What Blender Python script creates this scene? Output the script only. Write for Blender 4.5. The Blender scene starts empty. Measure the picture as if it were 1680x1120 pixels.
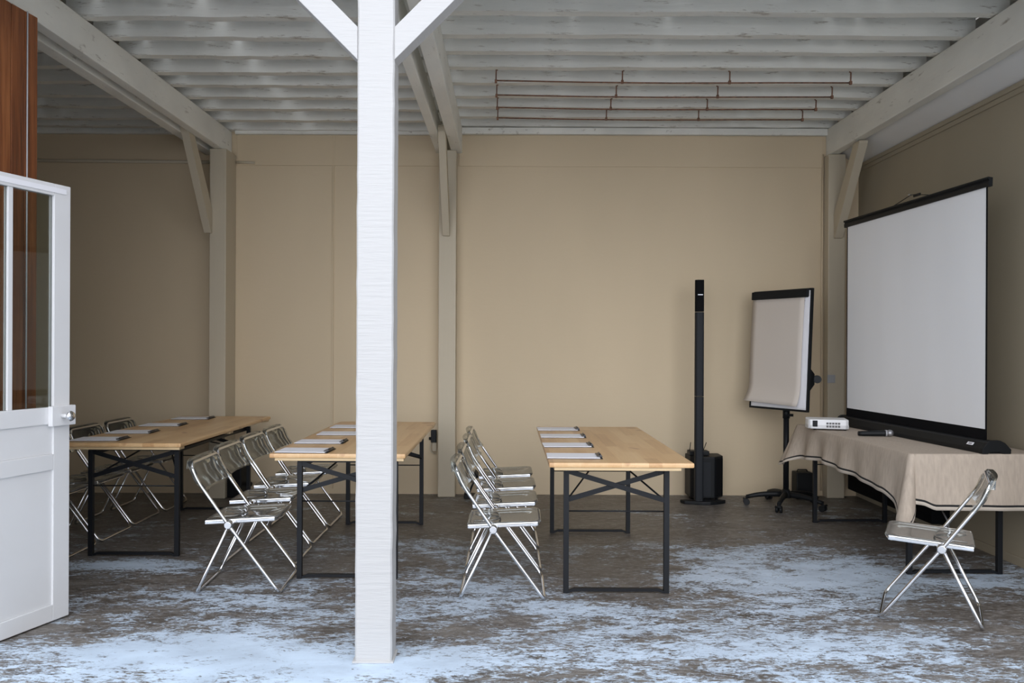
import bpy, bmesh, math, random
from mathutils import Vector, Matrix
random.seed(7)
PI = math.pi
C = bpy.context.scene.collection
scn = bpy.context.scene

# ------------------------------------------------------------------ camera, world, exposure
cam_d = bpy.data.cameras.new('camera')
cam_d.sensor_width = 36.0
cam_d.lens = 36.0 * 1360 / 1680
cam_d.shift_x = 6 / 1680
cam_d.shift_y = 6 / 1680
cam_d.clip_start = 0.05
cam_d.clip_end = 200
cam = bpy.data.objects.new('camera', cam_d)
C.objects.link(cam)
cam.location = (0, 0, 1.40)
cam.rotation_euler = (PI / 2, -math.radians(0.25), 0)
scn.camera = cam

w = bpy.data.worlds.new('World')
scn.world = w
w.use_nodes = True
nt = w.node_tree
nt.nodes.clear()
wo = nt.nodes.new('ShaderNodeOutputWorld')
bg = nt.nodes.new('ShaderNodeBackground')
bg.inputs['Color'].default_value = (0.90, 0.925, 1.0, 1)
# overcast sky, with a glow added low in front to lift the back wall
wtc = nt.nodes.new('ShaderNodeTexCoord')
wdot = nt.nodes.new('ShaderNodeVectorMath'); wdot.operation = 'DOT_PRODUCT'
wdot.inputs[1].default_value = Vector((-0.05, -0.975, 0.215)).normalized()
nt.links.new(wtc.outputs['Generated'], wdot.inputs[0])
wmx = nt.nodes.new('ShaderNodeMath'); wmx.operation = 'MAXIMUM'; wmx.inputs[1].default_value = 0.0
nt.links.new(wdot.outputs['Value'], wmx.inputs[0])
wpw = nt.nodes.new('ShaderNodeMath'); wpw.operation = 'POWER'; wpw.inputs[1].default_value = 5.0
nt.links.new(wmx.outputs[0], wpw.inputs[0])
wma = nt.nodes.new('ShaderNodeMath'); wma.operation = 'MULTIPLY_ADD'; wma.inputs[1].default_value = 2.0; wma.inputs[2].default_value = 0.55
nt.links.new(wpw.outputs[0], wma.inputs[0])
# ... and a tight bright spot added overhead for the streaks on the joists
wsp = nt.nodes.new('ShaderNodeSeparateXYZ'); nt.links.new(wtc.outputs['Generated'], wsp.inputs[0])
wz = nt.nodes.new('ShaderNodeMath'); wz.operation = 'MAXIMUM'; wz.inputs[1].default_value = 0.0; nt.links.new(wsp.outputs[2], wz.inputs[0])
wzp = nt.nodes.new('ShaderNodeMath'); wzp.operation = 'POWER'; wzp.inputs[1].default_value = 24.0; nt.links.new(wz.outputs[0], wzp.inputs[0])
wzm = nt.nodes.new('ShaderNodeMath'); wzm.operation = 'MULTIPLY_ADD'; wzm.inputs[1].default_value = 7.0
nt.links.new(wzp.outputs[0], wzm.inputs[0]); nt.links.new(wma.outputs[0], wzm.inputs[2])
nt.links.new(wzm.outputs[0], bg.inputs['Strength'])
wcm = nt.nodes.new('ShaderNodeMixRGB'); wcm.inputs[1].default_value = (0.90, 0.925, 1.0, 1); wcm.inputs[2].default_value = (0.68, 0.84, 1.0, 1)
nt.links.new(wzp.outputs[0], wcm.inputs[0]); nt.links.new(wcm.outputs[0], bg.inputs['Color'])
nt.links.new(bg.outputs[0], wo.inputs[0])

scn.view_settings.view_transform = 'Standard'
scn.view_settings.look = 'None'
scn.view_settings.gamma = 1
scn.view_settings.exposure = 1.0
scn.view_settings.use_curve_mapping = False

# ------------------------------------------------------------------ materials
def mat(name, col=(0.5, 0.5, 0.5), rough=0.5, metal=0.0, bump=None, var=None, spec=None, coat=0):
    m = bpy.data.materials.new(name)
    m.use_nodes = True
    n = m.node_tree
    b = n.nodes['Principled BSDF']
    b.inputs['Base Color'].default_value = (*col, 1)
    b.inputs['Roughness'].default_value = rough
    b.inputs['Metallic'].default_value = metal
    if spec is not None: b.inputs['Specular IOR Level'].default_value = spec
    if coat: b.inputs['Coat Weight'].default_value = coat; b.inputs['Coat Roughness'].default_value = 0.15
    tc = n.nodes.new('ShaderNodeTexCoord')
    if var:   # (scale xyz, amount, detail)
        mp = n.nodes.new('ShaderNodeMapping'); mp.inputs['Scale'].default_value = var[0]
        n.links.new(tc.outputs['Object'], mp.inputs[0])
        nz = n.nodes.new('ShaderNodeTexNoise'); nz.inputs['Scale'].default_value = 1; nz.inputs['Detail'].default_value = var[2]
        n.links.new(mp.outputs[0], nz.inputs['Vector'])
        cr = n.nodes.new('ShaderNodeValToRGB')
        a = var[1]
        cr.color_ramp.elements[0].position = 0.3; cr.color_ramp.elements[1].position = 0.7
        cr.color_ramp.elements[0].color = (*[max(0, c * (1 - a)) for c in col], 1)
        cr.color_ramp.elements[1].color = (*[min(1, c * (1 + a * .6)) for c in col], 1)
        n.links.new(nz.outputs['Fac'], cr.inputs[0])
        n.links.new(cr.outputs[0], b.inputs['Base Color'])
    if bump:  # (scale xyz, strength, distance)
        mp = n.nodes.new('ShaderNodeMapping'); mp.inputs['Scale'].default_value = bump[0]
        n.links.new(tc.outputs['Object'], mp.inputs[0])
        nz = n.nodes.new('ShaderNodeTexNoise'); nz.inputs['Scale'].default_value = 1; nz.inputs['Detail'].default_value = 6
        n.links.new(mp.outputs[0], nz.inputs['Vector'])
        bp = n.nodes.new('ShaderNodeBump'); bp.inputs['Strength'].default_value = bump[1]; bp.inputs['Distance'].default_value = bump[2]
        n.links.new(nz.outputs['Fac'], bp.inputs['Height'])
        n.links.new(bp.outputs[0], b.inputs['Normal'])
    return m

def add_cracks(m, scale, dark, lo=0.60, hi=0.66):
    """flaking paint: small dark stains of their own shape over the material's colour"""
    n = m.node_tree; b = n.nodes['Principled BSDF']
    src = b.inputs['Base Color'].links[0].from_socket if b.inputs['Base Color'].links else None
    tc = n.nodes.new('ShaderNodeTexCoord')
    mp = n.nodes.new('ShaderNodeMapping'); mp.inputs['Scale'].default_value = scale
    n.links.new(tc.outputs['Object'], mp.inputs[0])
    nz = n.nodes.new('ShaderNodeTexNoise'); nz.inputs['Scale'].default_value = 1; nz.inputs['Detail'].default_value = 9; nz.inputs['Roughness'].default_value = 0.7
    n.links.new(mp.outputs[0], nz.inputs['Vector'])
    cr = n.nodes.new('ShaderNodeValToRGB')
    cr.color_ramp.elements[0].position = lo; cr.color_ramp.elements[1].position = hi
    n.links.new(nz.outputs['Fac'], cr.inputs[0])
    mx = n.nodes.new('ShaderNodeMixRGB'); mx.inputs[2].default_value = (*dark, 1)
    if src: n.links.new(src, mx.inputs[1])
    else: mx.inputs[1].default_value = b.inputs['Base Color'].default_value
    n.links.new(cr.outputs[0], mx.inputs[0])
    n.links.new(mx.outputs[0], b.inputs['Base Color'])

M = {}
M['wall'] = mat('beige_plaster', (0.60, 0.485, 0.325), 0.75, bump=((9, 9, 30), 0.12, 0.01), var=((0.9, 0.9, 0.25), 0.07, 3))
M['wall_right'] = mat('beige_plaster_shaded', (0.33, 0.285, 0.205), 0.7, bump=((9, 9, 30), 0.12, 0.01), var=((0.9, 0.9, 0.25), 0.07, 3))  # wall plaster with a darker colour standing in for shade on the right wall
M['post_beige'] = mat('beige_painted_wood', (0.50, 0.435, 0.32), 0.6, bump=((40, 40, 3), 0.25, 0.004))
M['post_white'] = mat('white_painted_wood', (0.46, 0.455, 0.445), 0.55, bump=((8, 8, 90), 0.4, 0.006))
M['beam'] = mat('off_white_beam_paint', (0.80, 0.785, 0.71), 0.6, bump=((30, 3, 30), 0.3, 0.006), var=((3, 1.5, 3), 0.12, 5))
add_cracks(M['beam'], (14, 5, 22), (0.33, 0.29, 0.23), .60, .72)
M['joist'] = mat('flaking_white_joist_paint', (0.74, 0.725, 0.66), 0.65, bump=((3, 30, 30), 0.4, 0.008), var=((1.2, 4, 6), 0.16, 6))
add_cracks(M['joist'], (5, 20, 38), (0.30, 0.25, 0.19), .585, .68)
M['deck'] = mat('whitewashed_roof_boards', (0.72, 0.71, 0.66), 0.8)
M['soffit'] = mat('white_soffit_paint', (0.74, 0.74, 0.72), 0.6, var=((2, 2, 2), 0.04, 2))
M['black_metal'] = mat('black_painted_steel', (0.008, 0.009, 0.011), 0.45, spec=.22)
M['black_plastic'] = mat('black_plastic', (0.008, 0.009, 0.010), 0.5, spec=.25)
M['black_matte'] = mat('matt_black', (0.006, 0.006, 0.007), 0.85, spec=.1)
M['charcoal'] = mat('charcoal_grille', (0.014, 0.016, 0.019), 0.6, spec=.25)
M['chrome'] = mat('chrome', (0.80, 0.81, 0.83), 0.13, 1.0)
M['white_plastic'] = mat('white_plastic', (0.78, 0.78, 0.78), 0.4)
M['grey_plastic'] = mat('grey_plastic', (0.36, 0.36, 0.37), 0.4)
M['vent'] = mat('dark_vent', (0.12, 0.12, 0.12), 0.6)
M['door_paint'] = mat('white_gloss_door_paint', (0.70, 0.70, 0.70), 0.4, var=((2, 2, 2), 0.03, 3))
M['rust'] = mat('rusty_steel', (0.20, 0.10, 0.06), 0.8, var=((30, 30, 30), 0.5, 4))
M['paper'] = mat('white_paper', (0.82, 0.82, 0.85), 0.7)
M['flip_paper'] = mat('cream_flipchart_paper', (0.57, 0.51, 0.445), 0.8)
M['screen'] = mat('matt_white_screen_fabric', (0.84, 0.85, 0.86), 0.75, var=((1.5, 3.5, 0.3), 0.05, 2))
M['silver'] = mat('silver_clip', (0.45, 0.45, 0.47), 0.3, 0.9)
M['clip'] = mat('dark_steel_clip', (0.06, 0.06, 0.065), 0.35, 0.6)
M['mesh_metal'] = mat('microphone_mesh', (0.35, 0.35, 0.36), 0.45, 0.8)
M['outdoor_wall'] = mat('pale_courtyard_render', (0.55, 0.54, 0.51), 0.9)

# tinted clear acrylic: a thin smoked sheet
m = bpy.data.materials.new('smoked_acrylic'); m.use_nodes = True; n = m.node_tree; n.nodes.clear()
o_ = n.nodes.new('ShaderNodeOutputMaterial'); tr = n.nodes.new('ShaderNodeBsdfTransparent'); gl = n.nodes.new('ShaderNodeBsdfGlossy')
df = n.nodes.new('ShaderNodeBsdfDiffuse'); fr = n.nodes.new('ShaderNodeFresnel'); m1 = n.nodes.new('ShaderNodeMixShader'); m2 = n.nodes.new('ShaderNodeMixShader')
tr.inputs[0].default_value = (0.90, 0.90, 0.87, 1); gl.inputs[0].default_value = (0.9, 0.92, 0.92, 1); gl.inputs['Roughness'].default_value = 0.06
df.inputs[0].default_value = (0.42, 0.42, 0.39, 1); fr.inputs[0].default_value = 1.36; m1.inputs[0].default_value = 0.06
n.links.new(tr.outputs[0], m1.inputs[1]); n.links.new(df.outputs[0], m1.inputs[2])
n.links.new(fr.outputs[0], m2.inputs[0]); n.links.new(m1.outputs[0], m2.inputs[1]); n.links.new(gl.outputs[0], m2.inputs[2]); n.links.new(m2.outputs[0], o_.inputs[0])
M['acrylic'] = m
m = m.copy(); m.name = 'clouded_acrylic_seat'
for q in m.node_tree.nodes:
    if q.type == 'MIX_SHADER' and not q.inputs[0].is_linked: q.inputs[0].default_value = 0.24
    if q.type == 'FRESNEL': q.inputs[0].default_value = 1.5
    if q.type == 'BSDF_DIFFUSE': q.inputs[0].default_value = (0.52, 0.50, 0.46, 1)
M['acrylic_seat'] = m
# window glass
m = bpy.data.materials.new('window_glass'); m.use_nodes = True; n = m.node_tree; n.nodes.clear()
o_ = n.nodes.new('ShaderNodeOutputMaterial'); tr = n.nodes.new('ShaderNodeBsdfTransparent'); gl = n.nodes.new('ShaderNodeBsdfGlossy'); fr = n.nodes.new('ShaderNodeFresnel'); m1 = n.nodes.new('ShaderNodeMixShader')
tr.inputs[0].default_value = (0.86, 0.9, 0.88, 1); gl.inputs['Roughness'].default_value = 0.02; fr.inputs[0].default_value = 1.3
n.links.new(fr.outputs[0], m1.inputs[0]); n.links.new(tr.outputs[0], m1.inputs[1]); n.links.new(gl.outputs[0], m1.inputs[2]); n.links.new(m1.outputs[0], o_.inputs[0])
M['glass'] = m

def ramp(n, src, stops):
    cr = n.nodes.new('ShaderNodeValToRGB')
    e = cr.color_ramp.elements
    while len(e) < len(stops): e.new(0.5)
    for k, (p, c) in enumerate(stops):
        e[k].position = p; e[k].color = (*c, 1)
    n.links.new(src, cr.inputs[0])
    return cr.outputs[0]

def noise(n, vec, scale, detail=6, rough=0.6, dist=0.0, map_scale=(1, 1, 1), loc=(0, 0, 0)):
    mp = n.nodes.new('ShaderNodeMapping'); mp.inputs['Scale'].default_value = map_scale; mp.inputs['Location'].default_value = loc
    n.links.new(vec, mp.inputs[0])
    nz = n.nodes.new('ShaderNodeTexNoise'); nz.inputs['Scale'].default_value = scale; nz.inputs['Detail'].default_value = detail
    nz.inputs['Roughness'].default_value = rough; nz.inputs['Distortion'].default_value = dist
    n.links.new(mp.outputs[0], nz.inputs['Vector'])
    return nz.outputs['Fac']

def mth(n, op, a, b=0.0):
    x = n.nodes.new('ShaderNodeMath'); x.operation = op
    for k, v in enumerate((a, b)):
        if isinstance(v, (int, float)): x.inputs[k].default_value = v
        else: n.links.new(v, x.inputs[k])
    return x.outputs[0]

# pine boards: staves glued side by side, running along local Y
def pine(name):
    m = bpy.data.materials.new(name); m.use_nodes = True; n = m.node_tree; b = n.nodes['Principled BSDF']
    tc = n.nodes.new('ShaderNodeTexCoord'); ob = tc.outputs['Object']
    sx = n.nodes.new('ShaderNodeSeparateXYZ'); n.links.new(ob, sx.inputs[0])
    cell = mth(n, 'FLOOR', mth(n, 'MULTIPLY', sx.outputs[0], 1 / 0.075))
    celly = mth(n, 'FLOOR', mth(n, 'ADD', mth(n, 'MULTIPLY', sx.outputs[1], 1 / 0.75), mth(n, 'MULTIPLY', cell, 0.37)))
    wn = n.nodes.new('ShaderNodeTexWhiteNoise'); wn.noise_dimensions = '2D'
    cb = n.nodes.new('ShaderNodeCombineXYZ'); n.links.new(cell, cb.inputs[0]); n.links.new(celly, cb.inputs[1]); n.links.new(cb.outputs[0], wn.inputs[0])
    g = noise(n, ob, 1, 8, 0.65, 0.6, (26, 1.6, 26))
    kn = noise(n, ob, 1, 2, 0.5, 0.3, (9, 5, 9), (3, 1, 0))
    v = mth(n, 'ADD', mth(n, 'MULTIPLY', g, 0.55), mth(n, 'MULTIPLY', wn.outputs[0], 0.40))
    col = ramp(n, v, [(0.15, (0.42, 0.225, 0.095)), (0.45, (0.60, 0.37, 0.175)), (0.8, (0.72, 0.50, 0.27))])
    mx = n.nodes.new('ShaderNodeMixRGB'); mx.inputs[2].default_value = (0.36, 0.16, 0.07, 1)
    n.links.new(ramp(n, kn, [(0.66, (0, 0, 0)), (0.78, (.8, .8, .8))]), mx.inputs[0]); n.links.new(col, mx.inputs[1])
    n.links.new(mx.outputs[0], b.inputs['Base Color'])
    b.inputs['Roughness'].default_value = 0.32
    return m
M['pine'] = pine('varnished_pine')
M['batten'] = mat('pale_pine_batten', (0.62, 0.46, 0.26), 0.5, var=((3, 30, 30), 0.12, 4))

# plank wall, red-brown stained
m = bpy.data.materials.new('red_brown_stained_planks'); m.use_nodes = True; n = m.node_tree; b = n.nodes['Principled BSDF']
tc = n.nodes.new('ShaderNodeTexCoord'); g = noise(n, tc.outputs['Object'], 1, 8, 0.7, 0.4, (14, 14, 0.7))
n.links.new(ramp(n, g, [(0.30, (0.045, 0.014, 0.006)), (0.5, (0.20, 0.062, 0.018)), (0.72, (0.40, 0.15, 0.05))]), b.inputs['Base Color'])
b.inputs['Roughness'].default_value = 0.5
M['red_wood'] = m

# linen cloth
m = mat('natural_linen', (0.45, 0.375, 0.30), 0.9, var=((60, 60, 12), 0.12, 4)); M['linen'] = m
n = m.node_tree
tcn = n.nodes.new('ShaderNodeTexCoord'); hz = noise(n, tcn.outputs['Object'], 1, 3, 0.6, 0, (260, 260, 260))
bp = n.nodes.new('ShaderNodeBump'); bp.inputs['Strength'].default_value = 0.3; bp.inputs['Distance'].default_value = 0.002
n.links.new(hz, bp.inputs['Height']); n.links.new(bp.outputs[0], n.nodes['Principled BSDF'].inputs['Normal'])
M['black_stripe'] = mat('black_woven_stripe', (0.012, 0.012, 0.012), 0.9)
M['linen_hem'] = mat('pale_linen_hem', (0.54, 0.47, 0.39), 0.9)

# worn concrete floor with remains of a pale blue-grey paint
m = bpy.data.materials.new('worn_painted_concrete'); m.use_nodes = True; n = m.node_tree; b = n.nodes['Principled BSDF']
tc = n.nodes.new('ShaderNodeTexCoord'); ob = tc.outputs['Object']
sx = n.nodes.new('ShaderNodeSeparateXYZ'); n.links.new(ob, sx.inputs[0])
big = noise(n, ob, 1, 4, 0.55, 0.5, (0.75, 1.5, 1), (4.3, 2.2, 0))
mid = noise(n, ob, 1, 9, 0.75, 0.5, (5.0, 10, 1), (1.3, 0.7, 0))
fine = noise(n, ob, 1, 9, 0.78, 0.8, (26, 62, 1))
wear_dimming = n.nodes.new('ShaderNodeMapRange'); wear_dimming.inputs['From Min'].default_value = 5.0; wear_dimming.inputs['From Max'].default_value = 6.6  # paint thins out towards the back, also standing in for the light falloff
wear_dimming.inputs['To Min'].default_value = 0.0; wear_dimming.inputs['To Max'].default_value = 0.055
n.links.new(sx.outputs[1], wear_dimming.inputs[0])
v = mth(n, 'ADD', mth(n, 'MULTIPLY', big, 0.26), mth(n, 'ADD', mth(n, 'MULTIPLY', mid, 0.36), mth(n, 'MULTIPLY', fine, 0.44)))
v = mth(n, 'SUBTRACT', v, wear_dimming.outputs[0])
# areas where more (+) or less (-) of the old paint shows: x, y, radius x, radius y, amount
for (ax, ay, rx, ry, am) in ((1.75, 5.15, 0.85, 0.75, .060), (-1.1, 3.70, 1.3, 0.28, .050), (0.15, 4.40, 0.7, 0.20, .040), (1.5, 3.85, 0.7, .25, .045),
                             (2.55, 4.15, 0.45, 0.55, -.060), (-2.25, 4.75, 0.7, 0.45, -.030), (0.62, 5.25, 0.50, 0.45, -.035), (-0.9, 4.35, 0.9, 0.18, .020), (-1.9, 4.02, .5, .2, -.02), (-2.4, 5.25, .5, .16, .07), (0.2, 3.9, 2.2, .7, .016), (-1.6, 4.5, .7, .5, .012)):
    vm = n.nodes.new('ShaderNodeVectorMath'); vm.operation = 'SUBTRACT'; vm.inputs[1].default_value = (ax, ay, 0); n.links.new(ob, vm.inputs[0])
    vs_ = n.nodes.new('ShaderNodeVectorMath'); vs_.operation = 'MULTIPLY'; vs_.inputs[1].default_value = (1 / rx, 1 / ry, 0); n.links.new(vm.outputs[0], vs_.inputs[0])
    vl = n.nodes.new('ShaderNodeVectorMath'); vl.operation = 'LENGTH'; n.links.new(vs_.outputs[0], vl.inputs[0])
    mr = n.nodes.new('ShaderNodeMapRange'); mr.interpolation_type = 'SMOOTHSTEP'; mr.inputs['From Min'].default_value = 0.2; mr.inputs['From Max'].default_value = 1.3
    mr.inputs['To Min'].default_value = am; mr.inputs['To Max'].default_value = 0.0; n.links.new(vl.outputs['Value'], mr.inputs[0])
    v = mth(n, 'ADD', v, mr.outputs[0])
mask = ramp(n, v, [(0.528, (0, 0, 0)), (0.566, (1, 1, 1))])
tone = noise(n, ob, 1, 7, 0.7, 0.3, (2.5, 5, 1), (7, 7, 0))
base0 = ramp(n, tone, [(0.3, (0.052, 0.043, 0.034)), (0.5, (0.105, 0.090, 0.076)), (0.72, (0.185, 0.168, 0.145))])
fl_ = noise(n, ob, 1, 10, 0.8, 0.6, (14, 46, 1), (5, 3, 0))
bmx = n.nodes.new('ShaderNodeMixRGB'); bmx.inputs[2].default_value = (0.30, 0.285, 0.27, 1)
n.links.new(ramp(n, fl_, [(0.48, (0, 0, 0)), (0.62, (.85, .85, .85))]), bmx.inputs[0]); n.links.new(base0, bmx.inputs[1]); base = bmx.outputs[0]
pt = ramp(n, noise(n, ob, 1, 5, 0.6, 0.3, (3, 6, 1), (2, 9, 0)), [(0.3, (0.44, 0.52, 0.61)), (0.65, (0.58, 0.69, 0.81))])
mx = n.nodes.new('ShaderNodeMixRGB'); n.links.new(mask, mx.inputs[0]); n.links.new(base, mx.inputs[1]); n.links.new(pt, mx.inputs[2])
n.links.new(mx.outputs[0], b.inputs['Base Color'])
b.inputs['Roughness'].default_value = 0.42
hgt = mth(n, 'ADD', mth(n, 'MULTIPLY', mask, 0.5), mth(n, 'MULTIPLY', fine, 0.9))
bp = n.nodes.new('ShaderNodeBump'); bp.inputs['Strength'].default_value = 0.5; bp.inputs['Distance'].default_value = 0.006
n.links.new(hgt, bp.inputs['Height']); n.links.new(bp.outputs[0], b.inputs['Normal'])
M['floor'] = m

# ------------------------------------------------------------------ helpers
def new_bm(): return bmesh.new()

def box(bm, x0, x1, y0, y1, z0, z1, bev=0.0, mtx=None, mi=0):
    r = bmesh.ops.create_cube(bm, size=1)
    vs = r['verts']
    for v in vs:
        v.co = Vector((x0 + (v.co.x + .5) * (x1 - x0), y0 + (v.co.y + .5) * (y1 - y0), z0 + (v.co.z + .5) * (z1 - z0)))
        if mtx: v.co = mtx @ v.co
    fs = list({f for v in vs for f in v.link_faces})
    for f in fs: f.material_index = mi
    if bev:
        es = list({e for f in fs for e in f.edges})
        bmesh.ops.bevel(bm, geom=es, offset=bev, segments=2, affect='EDGES', profile=0.6)
    return bm

def bar(bm, a, b, wx, wz, up=(0, 0, 1), bev=0.0, mi=0):
    """rectangular bar from a to b; wx across, wz along 'up'"""
    a = Vector(a); b = Vector(b); d = b - a; L = d.length; d.normalize()
    u = Vector(up); s = d.cross(u); 
    if s.length < 1e-5: s = d.cross(Vector((1, 0, 0)))
    s.normalize(); u = s.cross(d)
    mt = Matrix((( s.x, d.x, u.x, a.x), (s.y, d.y, u.y, a.y), (s.z, d.z, u.z, a.z), (0, 0, 0, 1)))
    return box(bm, -wx / 2, wx / 2, 0, L, -wz / 2, wz / 2, bev, mt, mi)

def fillet(pts, rad, closed=False, seg=5):
    out = []
    N = len(pts)
    P = [Vector(p) for p in pts]
    rs = rad if isinstance(rad, (list, tuple)) else [rad] * N
    for i in range(N):
        if not closed and i in (0, N - 1):
            out.append(P[i]); continue
        p, a, c = P[i], P[i - 1], P[(i + 1) % N]
        r = rs[i]
        if r <= 0: out.append(p); continue
        d1 = (a - p); d2 = (c - p)
        t = min(r, d1.length * .49, d2.length * .49)
        s = p + d1.normalized() * t; e = p + d2.normalized() * t
        for k in range(seg + 1):
            q = k / seg
            out.append(s * (1 - q) ** 2 + p * 2 * q * (1 - q) + e * q * q)
    return out

def tube(bm, pts, r, seg=8, closed=False, caps=True, mi=0, r2=None):
    P = [Vector(p) for p in pts]; N = len(P)
    rings = []; nprev = None
    for i in range(N):
        if closed: t = P[(i + 1) % N] - P[i - 1]
        else: t = P[min(i + 1, N - 1)] - P[max(i - 1, 0)]
        t.normalize()
        if nprev is None:
            nv = t.cross(Vector((0, 0, 1)))
            if nv.length < 1e-3: nv = t.cross(Vector((0, 1, 0)))
        else:
            nv = nprev - t * nprev.dot(t)
        nv.normalize(); nprev = nv; bn = t.cross(nv)
        rr = r if not callable(r) else r(i / (N - 1))
        rings.append([bm.verts.new(P[i] + (nv * math.cos(2 * PI * k / seg) + bn * math.sin(2 * PI * k / seg) * (r2 / r if r2 else 1)) * rr) for k in range(seg)])
    M_ = N if closed else N - 1
    for i in range(M_):
        A = rings[i]; B = rings[(i + 1) % N]; off = 0
        if closed and i == N - 1:
            off = min(range(seg), key=lambda o: (A[0].co - B[o].co).length)
        for k in range(seg):
            f = bm.faces.new((A[k], A[(k + 1) % seg], B[(k + 1 + off) % seg], B[(k + off) % seg])); f.smooth = True; f.material_index = mi
    if caps and not closed:
        bm.faces.new(list(reversed(rings[0]))).material_index = mi; bm.faces.new(rings[-1]).material_index = mi
    return bm

def cyl(bm, a, b, r, seg=24, r_b=None, mi=0):
    r_b = r if r_b is None else r_b
    return tube(bm, [a, b], lambda t: r + (r_b - r) * t, seg, mi=mi)

def lathe(bm, prof, seg=24, c=(0, 0, 0), mi=0):
    rings = []
    for (r, z) in prof:
        rings.append([bm.verts.new((c[0] + r * math.cos(2 * PI * k / seg), c[1] + r * math.sin(2 * PI * k / seg), c[2] + z)) for k in range(seg)])
    for A, B in zip(rings, rings[1:]):
        for k in range(seg):
            f = bm.faces.new((A[k], A[(k + 1) % seg], B[(k + 1) % seg], B[k])); f.smooth = True; f.material_index = mi
    bm.faces.new(list(reversed(rings[0]))).material_index = mi; bm.faces.new(rings[-1]).material_index = mi
    return bm

def prism(bm, poly, axis, a, b, bev=0.0, mi=0):
    """extrude a 2D polygon along axis 'x','y' or 'z' from a to b"""
    def P(u, v, t): return {'x': (t, u, v), 'y': (u, t, v), 'z': (u, v, t)}[axis]
    A = [bm.verts.new(P(u, v, a)) for u, v in poly]; B = [bm.verts.new(P(u, v, b)) for u, v in poly]
    fs = [bm.faces.new(A), bm.faces.new(list(reversed(B)))]
    N = len(poly)
    for k in range(N): fs.append(bm.faces.new((A[k], B[k], B[(k + 1) % N], A[(k + 1) % N])))
    for f in fs: f.material_index = mi
    bmesh.ops.recalc_face_normals(bm, faces=fs)
    if bev:
        bmesh.ops.bevel(bm, geom=list({e for f in fs for e in f.edges}), offset=bev, segments=2, affect='EDGES', profile=0.6)
    return bm

def link(name, bm, mats, parent=None, recenter=False, smooth=False):
    me = bpy.data.meshes.new(name)
    bmesh.ops.recalc_face_normals(bm, faces=bm.faces[:])
    loc = Vector((0, 0, 0))
    if recenter:
        xs = [v.co.x for v in bm.verts]; ys = [v.co.y for v in bm.verts]; zs = [v.co.z for v in bm.verts]
        loc = Vector(((min(xs) + max(xs)) / 2, (min(ys) + max(ys)) / 2, min(zs)))
        for v in bm.verts: v.co -= loc
    bm.to_mesh(me); bm.free()
    if smooth:
        for p in me.polygons: p.use_smooth = True
    if not isinstance(mats, (list, tuple)): mats = [mats]
    for q in mats: me.materials.append(q)
    o = bpy.data.objects.new(name, me)
    C.objects.link(o)
    o.location = loc
    if parent: o.parent = parent
    return o

def tag(o, label, cat, group=None):
    o['label'] = label; o['category'] = cat; o['kind'] = 'thing'
    if group: o['group'] = group
    return o

def thing(name, label, cat, loc=(0, 0, 0), rotz=0, group=None):
    o = bpy.data.objects.new(name, None); C.objects.link(o)
    o.empty_display_size = 0.1
    o.location = loc; o.rotation_euler = (0, 0, rotz)
    return tag(o, label, cat, group)

def struct(name, bm, m, label=None):
    o = link(name, bm, m); o['kind'] = 'structure'
    if label: o['label'] = label
    return o

def dup(root, loc, rotz, label):
    r = root.copy(); C.objects.link(r); r.location = loc; r.rotation_euler = (0, 0, rotz); r['label'] = label
    for ch in list(root.children):
        c = ch.copy(); C.objects.link(c); c.parent = r
        for g in list(ch.children):
            d = g.copy(); C.objects.link(d); d.parent = c
    return r

# ------------------------------------------------------------------ the room
YB = 7.78        # back wall
YF = 3.65        # open front of the room
XR = 3.28        # right wall
XL = -5.6        # left wall
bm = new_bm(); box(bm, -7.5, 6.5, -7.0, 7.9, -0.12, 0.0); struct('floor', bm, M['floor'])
bm = new_bm(); box(bm, XL - .2, XR + .2, YB, YB + .2, 0.0, 3.60)
struct('wall_back', bm, M['wall'])
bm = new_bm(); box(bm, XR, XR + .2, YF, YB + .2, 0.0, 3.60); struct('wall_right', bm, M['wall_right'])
bm = new_bm(); box(bm, XL - .2, XL, YF, YB, 0.0, 3.60); struct('wall_left', bm, M['wall'])
# closed stretches of the facade, left and right of the open bay
bm = new_bm(); box(bm, XL - .2, -2.80, YF - .15, YF - .005, 0.0, 3.60); box(bm, 3.10, 6.4, YF - .15, YF - .005, 0.0, 3.60)
struct('wall_front', bm, M['outdoor_wall'])

# raised plaster band line on the back wall (groove at 3.07) and the upright joint
bm = new_bm(); box(bm, -2.55, -0.66, YB - .012, YB, 3.075, 3.36, 0.003); box(bm, -0.47, 2.94, YB - .012, YB, 3.075, 3.36, 0.003)
struct('trim_1', bm, M['wall'])
bm = new_bm(); box(bm, -1.652, -1.640, YB - .016, YB, 0.05, 3.36, 0.003); struct('trim_2', bm, M['wall'])
bm = new_bm(); box(bm, XL, -2.72, YB - .05, YB, 3.36, 3.43, 0.004); box(bm, -2.56, -0.62, YB - .05, YB, 3.36, 3.40, 0.004); box(bm, -0.52, 2.97, YB - .05, YB, 3.37, 3.43, 0.004)
struct('trim_3', bm, M['beam'])
# white sloping soffit and moulding over the right wall
bm = new_bm(); prism(bm, [(3.06, 3.215), (3.28, 3.105), (3.28, 3.2), (3.06, 3.3)], 'y', YF, YB); struct('trim_4', bm, M['soffit'])
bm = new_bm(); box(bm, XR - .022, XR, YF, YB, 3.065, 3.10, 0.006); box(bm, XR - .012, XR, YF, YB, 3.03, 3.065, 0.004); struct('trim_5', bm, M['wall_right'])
bm = new_bm(); box(bm, XR - .012, XR, YF, YB, 0.0, 0.06, 0.003); struct('baseboard_right', bm, M['wall_right'])

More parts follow.
